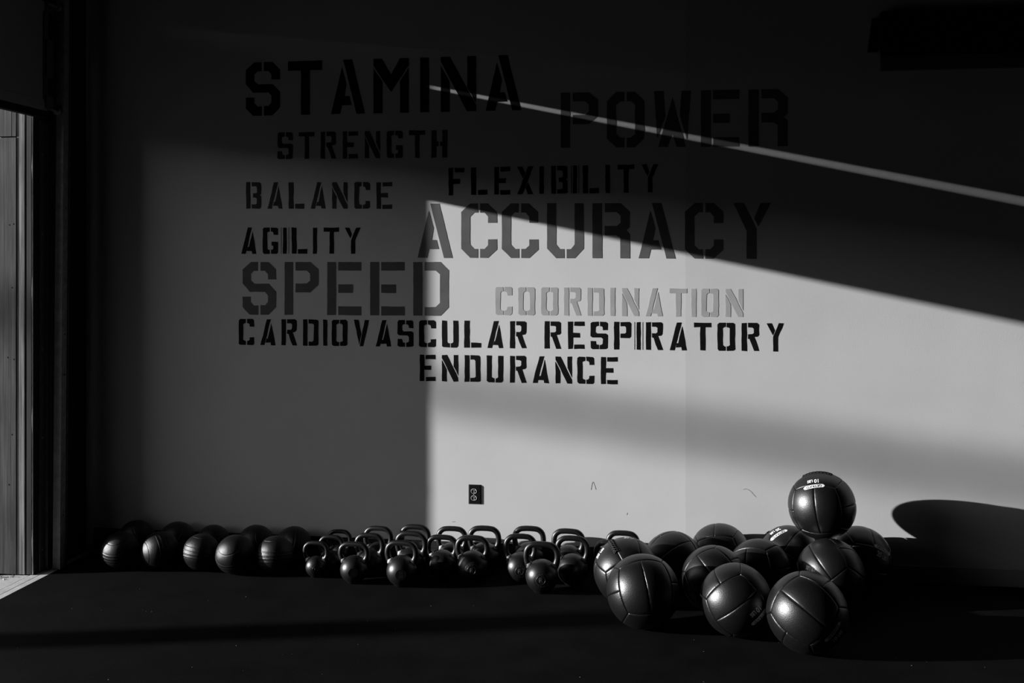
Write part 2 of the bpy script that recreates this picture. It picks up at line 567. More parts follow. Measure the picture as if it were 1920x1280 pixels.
# big stencil alphabet, box 100 x 155, y down
BIG = {
    'S': [[(46, 0), (25, 0), (0, 22), (0, 63), (22, 88), (66, 88), (75, 98), (75, 117), (67, 127), (53, 127), (53, 155), (78, 155), (100, 132), (100, 87), (79, 64), (36, 64), (25, 54), (25, 35), (34, 26), (46, 26)],
          [(53, 0), (78, 0), (100, 22), (100, 51), (75, 51), (75, 36), (66, 26), (53, 26)],
          [(0, 102), (25, 102), (25, 118), (34, 128), (47, 128), (47, 155), (21, 155), (0, 133)]],
    'T': [[(0, 0), (100, 0), (100, 27), (64, 27), (64, 155), (38, 155), (38, 27), (0, 27)]],
    'A': [[(0, 155), (32, 20), (46, 70), (40, 104), (54, 104), (61, 130), (33, 130), (27, 155)], [(36, 0), (62, 0), (100, 155), (75, 155)]],
    'M': [[(0, 26), (26, 66), (26, 155), (0, 155)], [(100, 26), (100, 155), (75, 155), (75, 66)], [(0, 0), (24, 0), (50, 45), (75, 0), (100, 0), (100, 20), (50, 96), (0, 20)]],
    'I': [[(0, 0), (100, 0), (100, 155), (0, 155)]],
    'N': [[(0, 24), (25, 70), (25, 155), (0, 155)], [(0, 0), (26, 0), (100, 138), (100, 155), (74, 155), (0, 13)], [(75, 0), (100, 0), (100, 133), (75, 88)]],
    'P': [bar(0, 0, 25, 155), [(32, 0), (76, 0), (100, 21), (100, 67), (76, 89), (32, 89), (32, 63), (65, 63), (75, 54), (75, 34), (65, 25), (32, 25)]],
    'E': [bar(0, 0, 26, 155), bar(32, 0, 100, 25), bar(32, 65, 75, 90), bar(32, 129, 100, 155)],
    'D': [bar(0, 0, 26, 155), [(32, 0), (77, 0), (100, 24), (100, 131), (77, 155), (32, 155), (32, 130), (63, 130), (75, 118), (75, 36), (63, 25), (32, 25)]],
    'R': [bar(0, 0, 26, 155), [(33, 0), (76, 0), (100, 24), (100, 66), (91, 76), (100, 87), (100, 155), (74, 155), (74, 97), (63, 90), (33, 90), (33, 64), (65, 64), (75, 54), (75, 35), (65, 25), (33, 25)]],
    'O': [[(47, 0), (25, 0), (0, 26), (0, 131), (25, 155), (47, 155), (47, 128), (36, 128), (25, 118), (25, 37), (36, 27), (47, 27)],
          [(53, 0), (75, 0), (100, 26), (100, 131), (75, 155), (53, 155), (53, 128), (64, 128), (75, 118), (75, 37), (64, 27), (53, 27)]],
    'C': [[(47, 0), (25, 0), (0, 24), (0, 129), (25, 155), (47, 155), (47, 129), (36, 129), (25, 117), (25, 38), (36, 26), (47, 26)],
          [(53, 0), (75, 0), (100, 24), (100, 55), (75, 55), (75, 38), (65, 26), (53, 26)],
          [(53, 155), (75, 155), (100, 131), (100, 102), (75, 102), (75, 119), (65, 129), (53, 129)]],
    'U': [[(0, 0), (25, 0), (25, 116), (35, 129), (47, 129), (47, 155), (25, 155), (0, 128)], [(100, 0), (100, 128), (76, 155), (53, 155), (53, 129), (65, 129), (75, 116), (75, 0)]],
    'W': [[(0, 0), (26, 0), (31, 70), (8, 132)], [(50, 18), (86, 155), (61, 155), (49, 118), (37, 155), (11, 155)], [(74, 0), (100, 0), (89, 135), (69, 70)]],
    'Y': [[(0, 0), (28, 0), (62, 72), (62, 155), (35, 155), (35, 78)], [(72, 0), (100, 0), (66, 66), (55, 44)]],
}
# small stencil alphabet, box 100 x 175, y down
LC = [(47, 0), (10, 0), (0, 9), (0, 166), (10, 175), (47, 175), (47, 148), (38, 147), (30, 140), (30, 35), (38, 28), (47, 27)]
SMALL = {
    'A': [[(0, 175), (42, 0), (70, 0), (28, 175)], [(73, 24), (100, 175), (72, 175), (68, 157), (35, 157), (42, 130), (49, 130)]],
    'B': [bar(0, 0, 29, 175), [(37, 0), (90, 0), (100, 9), (100, 76), (92, 86), (100, 96), (100, 166), (90, 175), (37, 175), (37, 148), (64, 147), (71, 140), (71, 110), (64, 102), (46, 102), (46, 73), (64, 73), (71, 66), (71, 35), (64, 28), (37, 28)]],
    'C': [LC, [(54, 0), (90, 0), (100, 9), (100, 52), (72, 52), (70, 34), (62, 28), (54, 28)], [(54, 175), (90, 175), (100, 166), (100, 123), (72, 123), (70, 141), (62, 147), (54, 147)]],
    'D': [bar(0, 0, 29, 175), [(37, 0), (90, 0), (100, 9), (100, 166), (90, 175), (37, 175), (37, 148), (62, 147), (70, 140), (70, 35), (62, 28), (37, 28)]],
    'E': [[(0, 0), (29, 0), (29, 72), (73, 72), (73, 101), (29, 101), (29, 175), (0, 175)], bar(38, 0, 100, 28), bar(38, 147, 100, 175)],
    'F': [[(0, 0), (29, 0), (29, 72), (73, 72), (73, 103), (29, 103), (29, 175), (0, 175)], bar(38, 0, 100, 30)],
    'G': [LC, [(54, 0), (90, 0), (100, 9), (100, 50), (72, 50), (70, 34), (62, 28), (54, 28)], [(54, 175), (92, 175), (100, 167), (100, 94), (58, 94), (58, 121), (70, 124), (70, 140), (62, 147), (54, 147)]],
    'H': [[(0, 0), (32, 0), (32, 72), (46, 72), (46, 101), (32, 101), (32, 175), (0, 175)], [(100, 0), (100, 175), (68, 175), (68, 101), (54, 101), (54, 72), (68, 72), (68, 0)]],
    'I': [bar(0, 0, 100, 175)],
    'L': [bar(0, 0, 32, 175), bar(41, 143, 100, 175)],
    'N': [[(0, 34), (29, 96), (29, 175), (0, 175)], [(0, 0), (30, 0), (100, 150), (100, 175), (72, 175), (0, 20)], [(73, 0), (100, 0), (100, 134), (73, 74)]],
    'O': [LC, mirx(LC, 100)],
    'P': [bar(0, 0, 29, 175), [(37, 0), (90, 0), (100, 9), (100, 93), (90, 102), (37, 102), (37, 74), (64, 74), (71, 66), (71, 35), (64, 28), (37, 28)]],
    'R': [bar(0, 0, 29, 175), [(37, 0), (90, 0), (100, 9), (100, 74), (92, 84), (74, 88), (102, 175), (72, 175), (46, 100), (37, 98), (37, 70), (62, 70), (70, 62), (70, 35), (62, 28), (37, 28)]],
    'S': [[(47, 0), (10, 0), (0, 9), (0, 90), (10, 101), (62, 101), (71, 108), (71, 140), (63, 147), (54, 148), (54, 175), (90, 175), (100, 166), (100, 84), (90, 73), (38, 73), (29, 65), (29, 35), (38, 28), (47, 28)],
          [(54, 0), (90, 0), (100, 9), (100, 52), (72, 52), (70, 34), (62, 28), (54, 28)], [(47, 175), (10, 175), (0, 166), (0, 123), (29, 123), (31, 141), (39, 147), (47, 147)]],
    'T': [[(0, 0), (100, 0), (100, 29), (66, 29), (66, 175), (37, 175), (37, 29), (0, 29)]],
    'U': [[(0, 0), (30, 0), (30, 140), (38, 147), (47, 148), (47, 175), (10, 175), (0, 166)], [(100, 0), (100, 166), (90, 175), (54, 175), (54, 148), (62, 147), (70, 140), (70, 0)]],
    'V': [[(0, 0), (30, 0), (48, 92), (36, 168)], [(70, 0), (100, 0), (62, 175), (37, 175)]],
    'X': [[(68, 0), (100, 0), (34, 175), (0, 175)], [(0, 0), (32, 0), (50, 44), (35, 76)], [(66, 100), (100, 175), (66, 175), (50, 134)]],
    'Y': [[(72, 0), (101, 0), (66, 86), (66, 175), (39, 175), (39, 84)], [(0, 0), (31, 0), (47, 46), (36, 74)]],
}


def painted_word(word, spans, font, top, bot, m, label, lines=()):
    """spans = px of each letter (x0, x1); top, bot = ((xa, ya), (xb, yb)) pixel lines; traced onto the wall plane"""
    H = 155.0 if font is BIG else 175.0

    def li(l, x):
        (xa, ya), (xb, yb) = l
        return ya + (yb - ya) * (x - xa) / (xb - xa)
    bm = bmesh.new()
    jit = 0.25 if font is BIG else 0.45

    def poly(P):
        # walk the outline in short steps so that the brushed edge can wander a little
        ring = []
        for (ax, ay), (bx_, by_) in zip(P, P[1:] + P[:1]):
            L = math.hypot(bx_ - ax, by_ - ay)
            k = max(1, int(L / 9))
            for i in range(k):
                t = i / k
                ring.append((ax + (bx_ - ax) * t + random.uniform(-jit, jit), ay + (by_ - ay) * t + random.uniform(-jit, jit)))
        vs = []
        for px, py in ring:
            X, Z = on_wall(px, py)
            vs.append(bm.verts.new((X, -0.0009, Z)))
        bm.faces.new(vs)
    for ch, (x0, x1) in zip(word.replace(' ', ''), spans):
        for P in font[ch]:
            Q = []
            for x, y in P:
                px = x0 + (x1 - x0) * x / 100.0
                ya, yb = li(top, px), li(bot, px)
                Q.append((px, ya + (yb - ya) * y / H))
            poly(Q)
    for x0, x1 in lines:
        ya, yb = li(top, x0), li(bot, x0)
        Q = [(x0, ya), (x1, ya), (x1, yb), (x0, yb)]
        bm.faces.new([bm.verts.new((on_wall(*q)[0], -0.0009, on_wall(*q)[1])) for q in Q])
    bmesh.ops.recalc_face_normals(bm, faces=bm.faces)
    for fc in bm.faces:
        if fc.normal.y > 0:
            fc.normal_flip()
    r = bmesh.ops.extrude_face_region(bm, geom=list(bm.faces))
    bmesh.ops.translate(bm, verts=[g for g in r['geom'] if isinstance(g, bmesh.types.BMVert)], vec=(0, 0.0006, 0))
    bmesh.ops.triangulate(bm, faces=bm.faces)
    bmesh.ops.recalc_face_normals(bm, faces=bm.faces)
    me = bpy.data.meshes.new('painted_word')
    bm.to_mesh(me)
    bm.free()
    me.materials.append(M[m])
    o = link('painted_word', me, wall_back)
    o['label'] = label
    return o


def cr(vals, s, off):
    return [(a / s + off, b / s + off) for a, b in vals]


painted_word('STAMINA', [(461, 525.2), (540, 604.2), (620.8, 684.4), (700.2, 766.7), (788, 804.6), (826.5, 892.7), (910.5, 977.2)], BIG,
             ((461, 117.5), (977, 102.5)), ((461, 217.5), (977, 206.5)), 'paint_black', 'big black stencilled word STAMINA at the top left of the lettering')
painted_word('POWER', [(1051.5, 1121.5), (1138, 1208.3), (1226.5, 1295.8), (1314, 1386.2), (1403.3, 1477)], BIG,
             ((1051, 174), (1477, 166.5)), ((1051, 277), (1477, 274)), 'paint_grey', 'big dark grey stencilled word POWER at the upper right')
painted_word('STRENGTH', cr([(275, 375), (413, 513), (553, 652), (695, 793), (836, 936), (977, 1080), (1122, 1224), (1265, 1368)], 3.4286, 440), SMALL,
             ((520, 248.4), (839, 243.6)), ((520, 298.5), (839, 295.2)), 'paint_soft', 'small charcoal stencilled word STRENGTH under STAMINA')
painted_word('FLEXIBILITY', cr([(113, 195), (228, 314), (348, 430), (466, 549), (580, 603), (640, 725), (752, 773), (803, 887), (920, 943), (982, 1068), (1105, 1190)], 2.743, 800), SMALL,
             ((841, 314.8), (1234, 307.5)), ((841, 366), (1234, 360.3)), 'paint_black', 'small black stencilled word FLEXIBILITY under POWER', lines=((1070.6, 1071.8), (1085, 1085.8)))
painted_word('BALANCE', cr([(76, 178), (220, 320), (360, 465), (508, 608), (650, 753), (798, 903), (945, 1050)], 3.5556, 440), SMALL,
             ((461, 341.4), (735, 341.4)), ((461, 391), (735, 391.4)), 'paint_soft', 'small charcoal stencilled word BALANCE at the left')
painted_word('AGILITY', cr([(46, 146), (187, 289), (322, 347), (380, 484), (522, 549), (595, 697), (735, 840)], 3.5556, 440), SMALL,
             ((453, 426.3), (676, 426.3)), ((453, 475.4), (676, 476)), 'paint_black', 'small black stencilled word AGILITY above SPEED', lines=((527.2, 528.0), (541.2, 542.0)))
painted_word('ACCURACY', cr([(8, 183), (226, 405), (429, 612), (655, 839), (882, 1070), (1113, 1298), (1345, 1537), (1587, 1775)], 2.6667, 780), BIG,
             ((783, 381.6), (1446, 380.2)), ((783, 483), (1446, 485)), 'paint_grey', 'big dark grey stencilled word ACCURACY crossed by the edge of the sunlight')
painted_word('SPEED', cr([(53, 278), (333, 560), (617, 846), (903, 1135), (1191, 1427)], 3.5556, 440), BIG,
             ((455, 491), (841, 491)), ((455, 589.5), (841, 591.8)), 'paint_grey', 'big dark grey stencilled word SPEED at the left')
painted_word('COORDINATION', cr([(397, 480), (511, 594), (626, 710), (740, 824), (858, 940), (972, 995), (1030, 1114), (1149, 1232), (1268, 1354), (1377, 1401), (1426, 1512), (1548, 1635)], 2.6667, 780), SMALL,
             ((929, 537.6), (1393, 541.8)), ((929, 590), (1393, 594)), 'paint_light', 'small pale grey stencilled word COORDINATION in the sunlight')
painted_word('CARDIOVASCULAR RESPIRATORY',
             cr([(27, 130), (172, 272), (312, 414), (456, 558), (590, 618), (647, 752), (795, 897), (940, 1044), (1086, 1192)], 3.5556, 440)
             + cr([(15, 98), (130, 211), (241, 324), (357, 436), (470, 551)], 2.6667, 780)
             + cr([(643, 724), (760, 841), (873, 958), (990, 1075), (1103, 1122), (1149, 1232), (1269, 1353), (1389, 1475), (1507, 1594), (1628, 1714), (1752, 1838)], 2.6667, 780), SMALL,
             ((448, 597.6), (1469, 605.8)), ((448, 646.2), (1469, 658.6)), 'paint_black', 'long black stencilled line CARDIOVASCULAR RESPIRATORY', lines=((1189.5, 1190), (1204.8, 1205.3)))
painted_word('ENDURANCE', cr([(19, 97), (130, 210), (243, 321), (354, 435), (470, 550), (583, 664), (697, 779), (806, 890), (924, 1007)], 2.6667, 780), SMALL,
             ((787, 664.6), (1157, 669.4)), ((787, 714), (1157, 720.2)), 'paint_black', 'small black stencilled word ENDURANCE, lowest of the lettering')

# small scuffs on the lower wall
for path in ([(1108, 918), (1110, 907), (1112, 903), (1115, 910), (1117, 917)], [(1393, 917), (1400, 916.5), (1408, 921), (1413, 927), (1417, 931)], [(1176, 961), (1175, 965)], [(848, 978), (853, 977.5)]):
    pts = catmull([(on_wall(*q)[0], -0.0006, on_wall(*q)[1]) for q in path], 6)
    v, f = tube(pts, [0.0012 + 0.0010 * random.random() for _ in pts], 5)
    v = [(a[0], -0.0004 + (a[1] + 0.0006) * 0.25, a[2]) for a in v]
    mesh_obj('scuff_mark', v, f, 'scuff', parent=wall_back)

# ------------------------------------------------------------------ wall socket
ox, oz = on_wall(890.2, 926.5)
sock = thing('wall_socket', 'black double power socket low on the sunlit wall above the kettlebells', 'socket', (ox, 0, oz))
v, f = box_geo(-.037, .037, -.0060, -.0004, -.057, .057)
for i in (0, 1, 4, 5):
    x, y, z = v[i]
    v[i] = (x * 0.84, y, z * 0.90)
bm = bmesh.new()
vs = [bm.verts.new(q) for q in v]
for q in f:
    bm.faces.new([vs[i] for i in q])
bmesh.ops.bevel(bm, geom=list(bm.edges), offset=0.0006, segments=1, affect='EDGES')
me = bpy.data.meshes.new('cover_plate')
bm.to_mesh(me)
bm.free()
me.materials.append(M['plate'])
link('cover_plate', me, sock)
for s in (1, -1):
    zc = 0.0195 * s
    ring = [(0.0165 * math.cos(a), 0.0145 * math.sin(a)) for a in [2 * math.pi * k / 28 for k in range(28)]]
    v, f = tube([(-.004 + x, -.0066, zc + max(-.0135, min(.0135, z))) for x, z in ring], 0.0013, 6, closed=True)
    rim = mesh_obj('receptacle', v, f, 'plate_edge', parent=sock, smooth=True)
    V = [(-.004 + x * .9, -.0063, zc + max(-.0125, min(.0125, z)) * .9) for x, z in ring]
    mesh_obj('receptacle_face', V, [tuple(range(28))], 'plate_edge', parent=rim)
    for xx, w_, h_ in ((-.0075, .0035, .009), (.0065, .0035, .0075)):
        v, f = box_geo(-.004 + xx - w_, -.004 + xx + w_, -.0072, -.0060, zc - .001 - h_ , zc - .001 + h_ * .7)
        mesh_obj('receptacle_slot', v, f, 'hole', parent=rim)
    v, f = tube([(-.0045, -.0072, zc + .0085), (-.0045, -.006, zc + .0085)], .0032, 12)
    mesh_obj('receptacle_slot', v, f, 'hole', parent=rim)
v, f = tube([(-.004, -.0075, 0), (-.004, -.0060, 0)], .0024, 12)
mesh_obj('plate_screw', v, f, 'steel', parent=sock, smooth=True)

# ------------------------------------------------------------------ long black box high on the wall
bxl, bzt = on_wall(1650, 25)
_, bzm = on_wall(1650, 107)
_, bzb = on_wall(1650, 134)
unit = thing('wall_unit', 'long matt black box mounted high on the wall at the top right', 'wall box', (bxl, 0, bzb))
bevel_box('housing', (0, 1.6, -.045, -.0008, bzm - bzb, bzt - bzb), 'box', parent=unit, bev=0.003)
bevel_box('lower_fascia', (0, 1.6, -.030, -.0008, 0, bzm - bzb - .001), 'box_lower', parent=unit, bev=0.002)
v, f = box_geo(-.055, -.006, -.03, -.0008, .105, .285)
v = [(x + (z - .2) * 0.13, y, z) for x, y, z in v]
mesh_obj('side_bracket', v, f, 'box', parent=unit)


# ================================================================== SLAM BALLS
def slam_profile(R=1.0):
    N = 170
    out = []
    for i in range(N + 1):
        lat = -90 + 180 * i / N
        r = R
        for g in (-15, -5, 5, 15):
            r += 0.017 * math.exp(-((lat - g) / 1.5) ** 2) - 0.006 * math.exp(-((lat - g) / 4.0) ** 2)
        for g in (-50, 50):
            r -= 0.018 * math.exp(-((lat - g) / 1.0) ** 2)
        out.append((max(0.0, r * math.cos(R_(lat))) if 0 < i < N else 0.0, r * math.sin(R_(lat))))
    return out


sv, sf = lathe(slam_profile(), 72)
slam_me = bpy.data.meshes.new('slam_ball')
slam_me.from_pydata(sv, [], sf)
for p in slam_me.polygons:
    p.use_smooth = True
slam_me.materials.append(M['rubber'])


def view_frame(p):
    """unit vectors right, up, toward the camera as seen at p"""
    b = (CAM - Vector(p)).normalized()
    r = Vector((-b.y, b.x, 0)).normalized()
    r = r if r.dot(RT) > 0 else -r
    return r, b.cross(r) if b.cross(r).z > 0 else -b.cross(r), b


def off_dir(p, a, b):
    r, u, k = view_frame(p)
    z = math.sqrt(max(0.0, 1 - a * a - b * b))
    return (r * a + u * b + k * z).normalized()


SLAM = [
    ((-3.0310, -0.366, 0.104), (-.12, .84), 'black slam ball at the far left end of the front row, beside the door'),
    ((-2.8077, -0.335, 0.105), (-.95, -.15), 'black slam ball with upright molded rings, second from the door in front'),
    ((-2.5659, -0.325, 0.102), (.20, .97), 'black slam ball in the middle of the front row of five'),
    ((-2.3459, -0.365, 0.108), (-.32, .62), 'black slam ball with a tilted ringed cap, fourth from the door in front'),
    ((-2.1272, -0.326, 0.104), (.02, .99), 'black slam ball with level rings, front row, nearest the kettlebells'),
    ((-3.0703, -0.11, 0.105), (.5, .5), 'black slam ball against the wall at the far left, behind the front row'),
    ((-2.8156, -0.11, 0.105), (-.4, .5), 'black slam ball against the wall, second from the door in the back row'),
    ((-2.5953, -0.104, 0.099), (.1, .8), 'black slam ball against the wall in the middle of the back row, lowest showing'),
    ((-2.3282, -0.11, 0.104), (.6, .3), 'black slam ball against the wall, fourth from the door in the back row'),
    ((-2.0986, -0.11, 0.104), (-.93, .2), 'black slam ball against the wall, back row, nearest the kettlebells'),
]
for i, (p, ax, lab) in enumerate(SLAM):
    o = link('slam_ball', slam_me)
    tag(o, lab, 'ball', 'black slam balls in two rows by the door')
    o.location = p
    o.scale = [p[2] * 0.995] * 3
    n = off_dir(p, *ax)
    o.rotation_euler = n.to_track_quat('Z', 'Y').to_euler()


# ================================================================== KETTLEBELLS
def arc_text(s, rad, size, a0, a1):
    """letters set along an arc, angles in degrees measured clockwise from the top"""
    V, F = [], []
    for i, ch in enumerate(s):
        if ch == ' ':
            continue
        a = R_(a0 + (a1 - a0) * i / max(1, len(s) - 1))
        tv, tf = text_geo(ch, size, size * 0.02)
        n = len(V)
        for x, y, z in tv:
            xx, yy = x, y + rad
            V.append((xx * math.cos(a) + yy * math.sin(a), -xx * math.sin(a) + yy * math.cos(a)))
        F += [tuple(k + n for k in q) for q in tf]
    return V, F


def kettlebell(label, x, y, R, W, H, yaw=0.0, emblem=None, band='band_grey'):
    t = thing('kettlebell', label, 'kettlebell', (x, y, 0), 'black iron kettlebells along the wall')
    t.rotation_euler = (0, 0, yaw)
    zc = R * 0.97
    # body: a sphere with a flattened foot
    prof = [(0.0, 0.0), (R * 0.30, 0.0), (R * 0.47, 0.001)]
    N = 34
    a0 = math.asin(-0.84)
    for i in range(N + 1):
        a = a0 + (math.pi / 2 - a0) * i / N
        prof.append((R * math.cos(a) if i < N else 0.0, zc + R * math.sin(a)))
    v, f = lathe(prof, 44)
    mesh_obj('body', v, f, 'iron', parent=t, smooth=True)
    rt = W * 0.080
    zb = zc + 0.60 * R
    xb = min(0.36 * W, 0.80 * R)
    g = H - rt - zb
    half = [(xb * 0.80, zb - 0.16 * R), (xb, zb), (0.405 * W, zb + .25 * g), (0.422 * W, zb + .50 * g), (0.385 * W, zb + .78 * g), (0.27 * W, zb + .955 * g), (0.12 * W, zb + g)]
    P = [(-a, 0, b) for a, b in half] + [(0, 0, zb + g * 1.005)] + [(a, 0, b) for a, b in half[::-1]]
    pts = catmull(P, 6)
    rad = []
    for p in pts:
        k = (p[2] - zb) / g
        rad.append(rt * (1.0 + 0.16 * max(0, 1 - k * 3.0)))
    v, f = tube(pts, rad, 16)
    mesh_obj('handle', v, f, 'iron', parent=t, smooth=True)
    # painted bands where the handle meets the body
    for s in (-1, 1):
        a = Vector((s * xb * 0.93, 0, zb - .045 * R))
        b = Vector((s * (xb + (0.405 * W - xb) * .30), 0, zb + .125 * g))
        v, f = tube([a, a.lerp(b, .5), b], [rt * 1.32, rt * 1.25, rt * 1.14], 18)
        mesh_obj('band', v, f, band, parent=t, smooth=True)
    if emblem:
        p = Vector((x, y, zc))
        n = off_dir(p, -0.06, -0.27)
        n = Matrix.Rotation(-yaw, 3, 'Z') @ n
        up = Vector((0, 0, 1))
        up = (up - n * up.dot(n)).normalized()
        ri = up.cross(n).normalized()
        ri = ri if ri.dot(RT) > 0 else -ri

        def proj(a, b, h):
            d = (n + ri * (a / R) + up * (b / R)).normalized()
            return Vector((0, 0, zc)) + d * (R + h)
        e = R * 0.27
        if emblem[0] == 'ring':
            ring = [proj(e * math.cos(k * math.pi / 20), e * math.sin(k * math.pi / 20), 0.0006) for k in range(40)]
            v, f = tube(ring, e * 0.075, 6, closed=True)
            em = mesh_obj('emblem', v, f, 'iron', parent=t, smooth=True)
            ring = [proj(1.75 * e * math.cos(k * math.pi / 20), 1.75 * e * math.sin(k * math.pi / 20), 0.0002) for k in range(40)]
            v, f = tube(ring, e * 0.05, 6, closed=True)
            mesh_obj('outer_ring', v, f, 'iron', parent=em, smooth=True)
            for ch, sz, dx, dy in (('R', 1.45, 0, 0), ('x', .7, e * .42, -e * .38)):
                tv, tf = text_geo(ch, e * sz, e * .03)
                mesh_obj('letter', [proj(q[0] + dx, q[1] + dy, .0016) for q in tv], tf, 'iron_relief', parent=em)
            av, af = arc_text("GETRX'D", 1.38 * e, e * .5, -88, 62)
            mesh_obj('arc_lettering', [proj(q[0], q[1], .001) for q in av], af, 'iron_relief', parent=em)
            av, af = arc_text('KG', 1.40 * e, e * .45, 205, 180)
            mesh_obj('arc_lettering', [proj(q[0], q[1], .001) for q in av], af, 'iron_relief', parent=em)
        else:
            e *= 1.30
            d0 = proj(0, 0, 0)
            c0 = Vector((0, 0, zc)) + n * (R * 1.002)
            V = [c0 + ri * (e * math.cos(k * math.pi / 16)) + up * (e * math.sin(k * math.pi / 16)) for k in range(32)]
            V2 = [c0 - n * R * .10 + ri * (e * math.cos(k * math.pi / 16)) + up * (e * math.sin(k * math.pi / 16)) for k in range(32)]
            F = [tuple(range(32))] + [(k, (k + 1) % 32, 32 + (k + 1) % 32, 32 + k) for k in range(32)]
            em = mesh_obj('emblem', V + V2, F, 'iron', parent=t)
            for s, dy, sz in ((emblem[1], .34, .72), ('LBS', -.36, .62)):
                tv, tf = text_geo(s, e * sz, e * .015)
                V = [c0 + n * .0006 + ri * q[0] + up * (q[1] + dy * e) for q in tv]
                mesh_obj('raised_lettering', V, tf, 'iron_relief', parent=em)
    return t


# x, y, R, W, H, yaw, emblem, band, label
KB = [
    (-1.8815, -.3517, .0581, .151, .197, .02, ('ring',), 'band', 'smallest black kettlebell at the left front corner of the kettlebells'),
    (-1.6419, -.4250, .0746, .178, .222, -.02, ('disc', '35'), 'band_grey', 'black kettlebell with a flat round plate and grey bands, second from left in front'),
    (-1.3725, -.4381, .0814, .189, .243, -.05, ('disc', '53'), 'band', 'black kettlebell with a flat round plate and white bands, third from left in front'),
    (-1.8261, -.2469, .0594, .153, .205, .03, None, 'band_grey', 'small black kettlebell between the smallest one and the one by the wall'),
    (-1.8226, -.1113, .0581, .151, .202, 0.0, None, 'band_grey', 'small black kettlebell against the wall at the left end'),
    (-1.5942, -.2849, .0725, .175, .235, .0, None, 'band', 'black kettlebell directly behind the grey banded one with the round plate'),
    (-1.5853, -.1381, .0736, .177, .237, -.05, None, 'band_grey', 'black kettlebell against the wall, second handle from the left at the wall'),
    (-1.3584, -.2756, .0807, .188, .252, -.04, None, 'band', 'black kettlebell directly behind the white banded one with the round plate'),
    (-1.3739, -.1158, .0787, .185, .248, -.04, None, 'band', 'black kettlebell against the wall at the edge of the sunlight'),
    (-1.1838, -.2761, .0775, .183, .238, .0, None, 'band', 'black plain kettlebell in shade just left of the emblem one under the socket'),
    (-1.1598, -.1213, .0781, .184, .247, .0, None, 'band', 'black kettlebell against the wall, first handle fully over the sunlit wall'),
    (-1.0078, -.3120, .0840, .193, .251, .0, ('ring',), 'band_grey', 'black kettlebell with a round emblem in front of the socket'),
    (-.9705, -.1394, .0841, .193, .261, .0, None, 'band_grey', 'black kettlebell against the wall right of the socket'),
    (-.7468, -.2846, .0807, .188, .262, .03, ('ring',), 'band_grey', 'black emblem kettlebell crossed by shadow left of the frontmost one'),
    (-.7225, -.0968, .0835, .192, .258, .0, None, 'band_grey', 'black kettlebell against the wall behind the frontmost one'),
    (-.6113, -.4408, .0867, .197, .266, .0, ('ring',), 'band_grey', 'largest frontmost black kettlebell with a round emblem'),
    (-.4619, -.2914, .0833, .192, .264, -.04, None, 'band_grey', 'black plain kettlebell just right of the frontmost one'),
    (-.4982, -.1206, .0831, .192, .257, -.06, None, 'band_grey', 'black kettlebell against the wall behind the plain one right of the front'),
    (-.1966, -.1125, .0823, .190, .255, -.05, None, 'band_grey', 'black kettlebell against the wall behind the laced medicine ball'),
    (-.2577, -.2757, .0764, .181, .243, -.10, None, 'band_grey', 'black kettlebell half hidden left of the laced medicine ball'),
]
for x, y, R, W, H, yaw, em, band, lab in KB:
    kettlebell(lab, x, y, R, W, H, yaw, em, band)


# ================================================================== MEDICINE BALLS
# twelve panels: each face of a rounded cube is two strips, the middle seams turning from face to face
def ball_shape(d):
    """soft balls stay a little square: flatter over the faces, fuller at the corners"""
    return 1.0 + 0.030 * (1.0 / max(abs(d[0]), abs(d[1]), abs(d[2])) - 1.25)


def panel_mesh():
    NU, NV = 48, 28
    V, F = [], []
    g = 0.006
    for j in range(-1, NV + 2):
        for i in range(-1, NU + 2):
            ii, jj = min(max(i, 0), NU), min(max(j, 0), NV)
            u = (-1 + g) + (2 - 2 * g) * ii / NU
            v = g * 0.5 + (1 - 1.5 * g) * jj / NV
            d = Vector((math.tan(u * math.pi / 4), math.tan(v * math.pi / 4), 1)).normalized()
            eu = (1 - abs(u)) * 0.785
            ev = min(v, 1 - v) * 0.785
            e = min(eu, ev)
            along = v * 8 if eu < ev else u * 8
            r = 1.0 - 0.014 * math.exp(-e / 0.012) - 0.007 * math.exp(-e / 0.12)
            r -= 0.0040 * math.exp(-e / 0.06) * (0.5 + 0.5 * math.sin(along * 5.2 + math.sin(along * 2.1) * 2))
            if i != ii or j != jj:
                r -= 0.03
            V.append(d * (r * ball_shape(d)))
    w = NU + 3
    for j in range(NV + 2):
        for i in range(NU + 2):
            a = j * w + i
            F.append((a, a + 1, a + 1 + w, a + w))
    me = bpy.data.meshes.new('panel')
    me.from_pydata([tuple(v) for v in V], [], F)
    for p in me.polygons:
        p.use_smooth = True
    me.materials.append(M['vinyl'])
    return me


PANEL = panel_mesh()
cv, cf = lathe([(0, -.955)] + [(.955 * math.cos(R_(a)), .955 * math.sin(R_(a))) for a in range(-84, 90, 6)] + [(0, .955)], 36)
CORE = bpy.data.meshes.new('core')
CORE.from_pydata(cv, [], cf)
CORE.materials.append(M['vinyl_core'])
for p in CORE.polygons:
    p.use_smooth = True
cyc = Matrix(((0, 0, 1), (1, 0, 0), (0, 1, 0)))            # x->y, y->z, z->x
PANEL_ROT = []
for c in (Matrix.Identity(3), cyc, cyc @ cyc):
    for flip in (Matrix.Identity(3), Matrix.Rotation(math.pi, 3, 'X')):
        for half in (Matrix.Identity(3), Matrix.Rotation(math.pi, 3, 'Z')):
            PANEL_ROT.append((c @ flip @ half).to_quaternion())


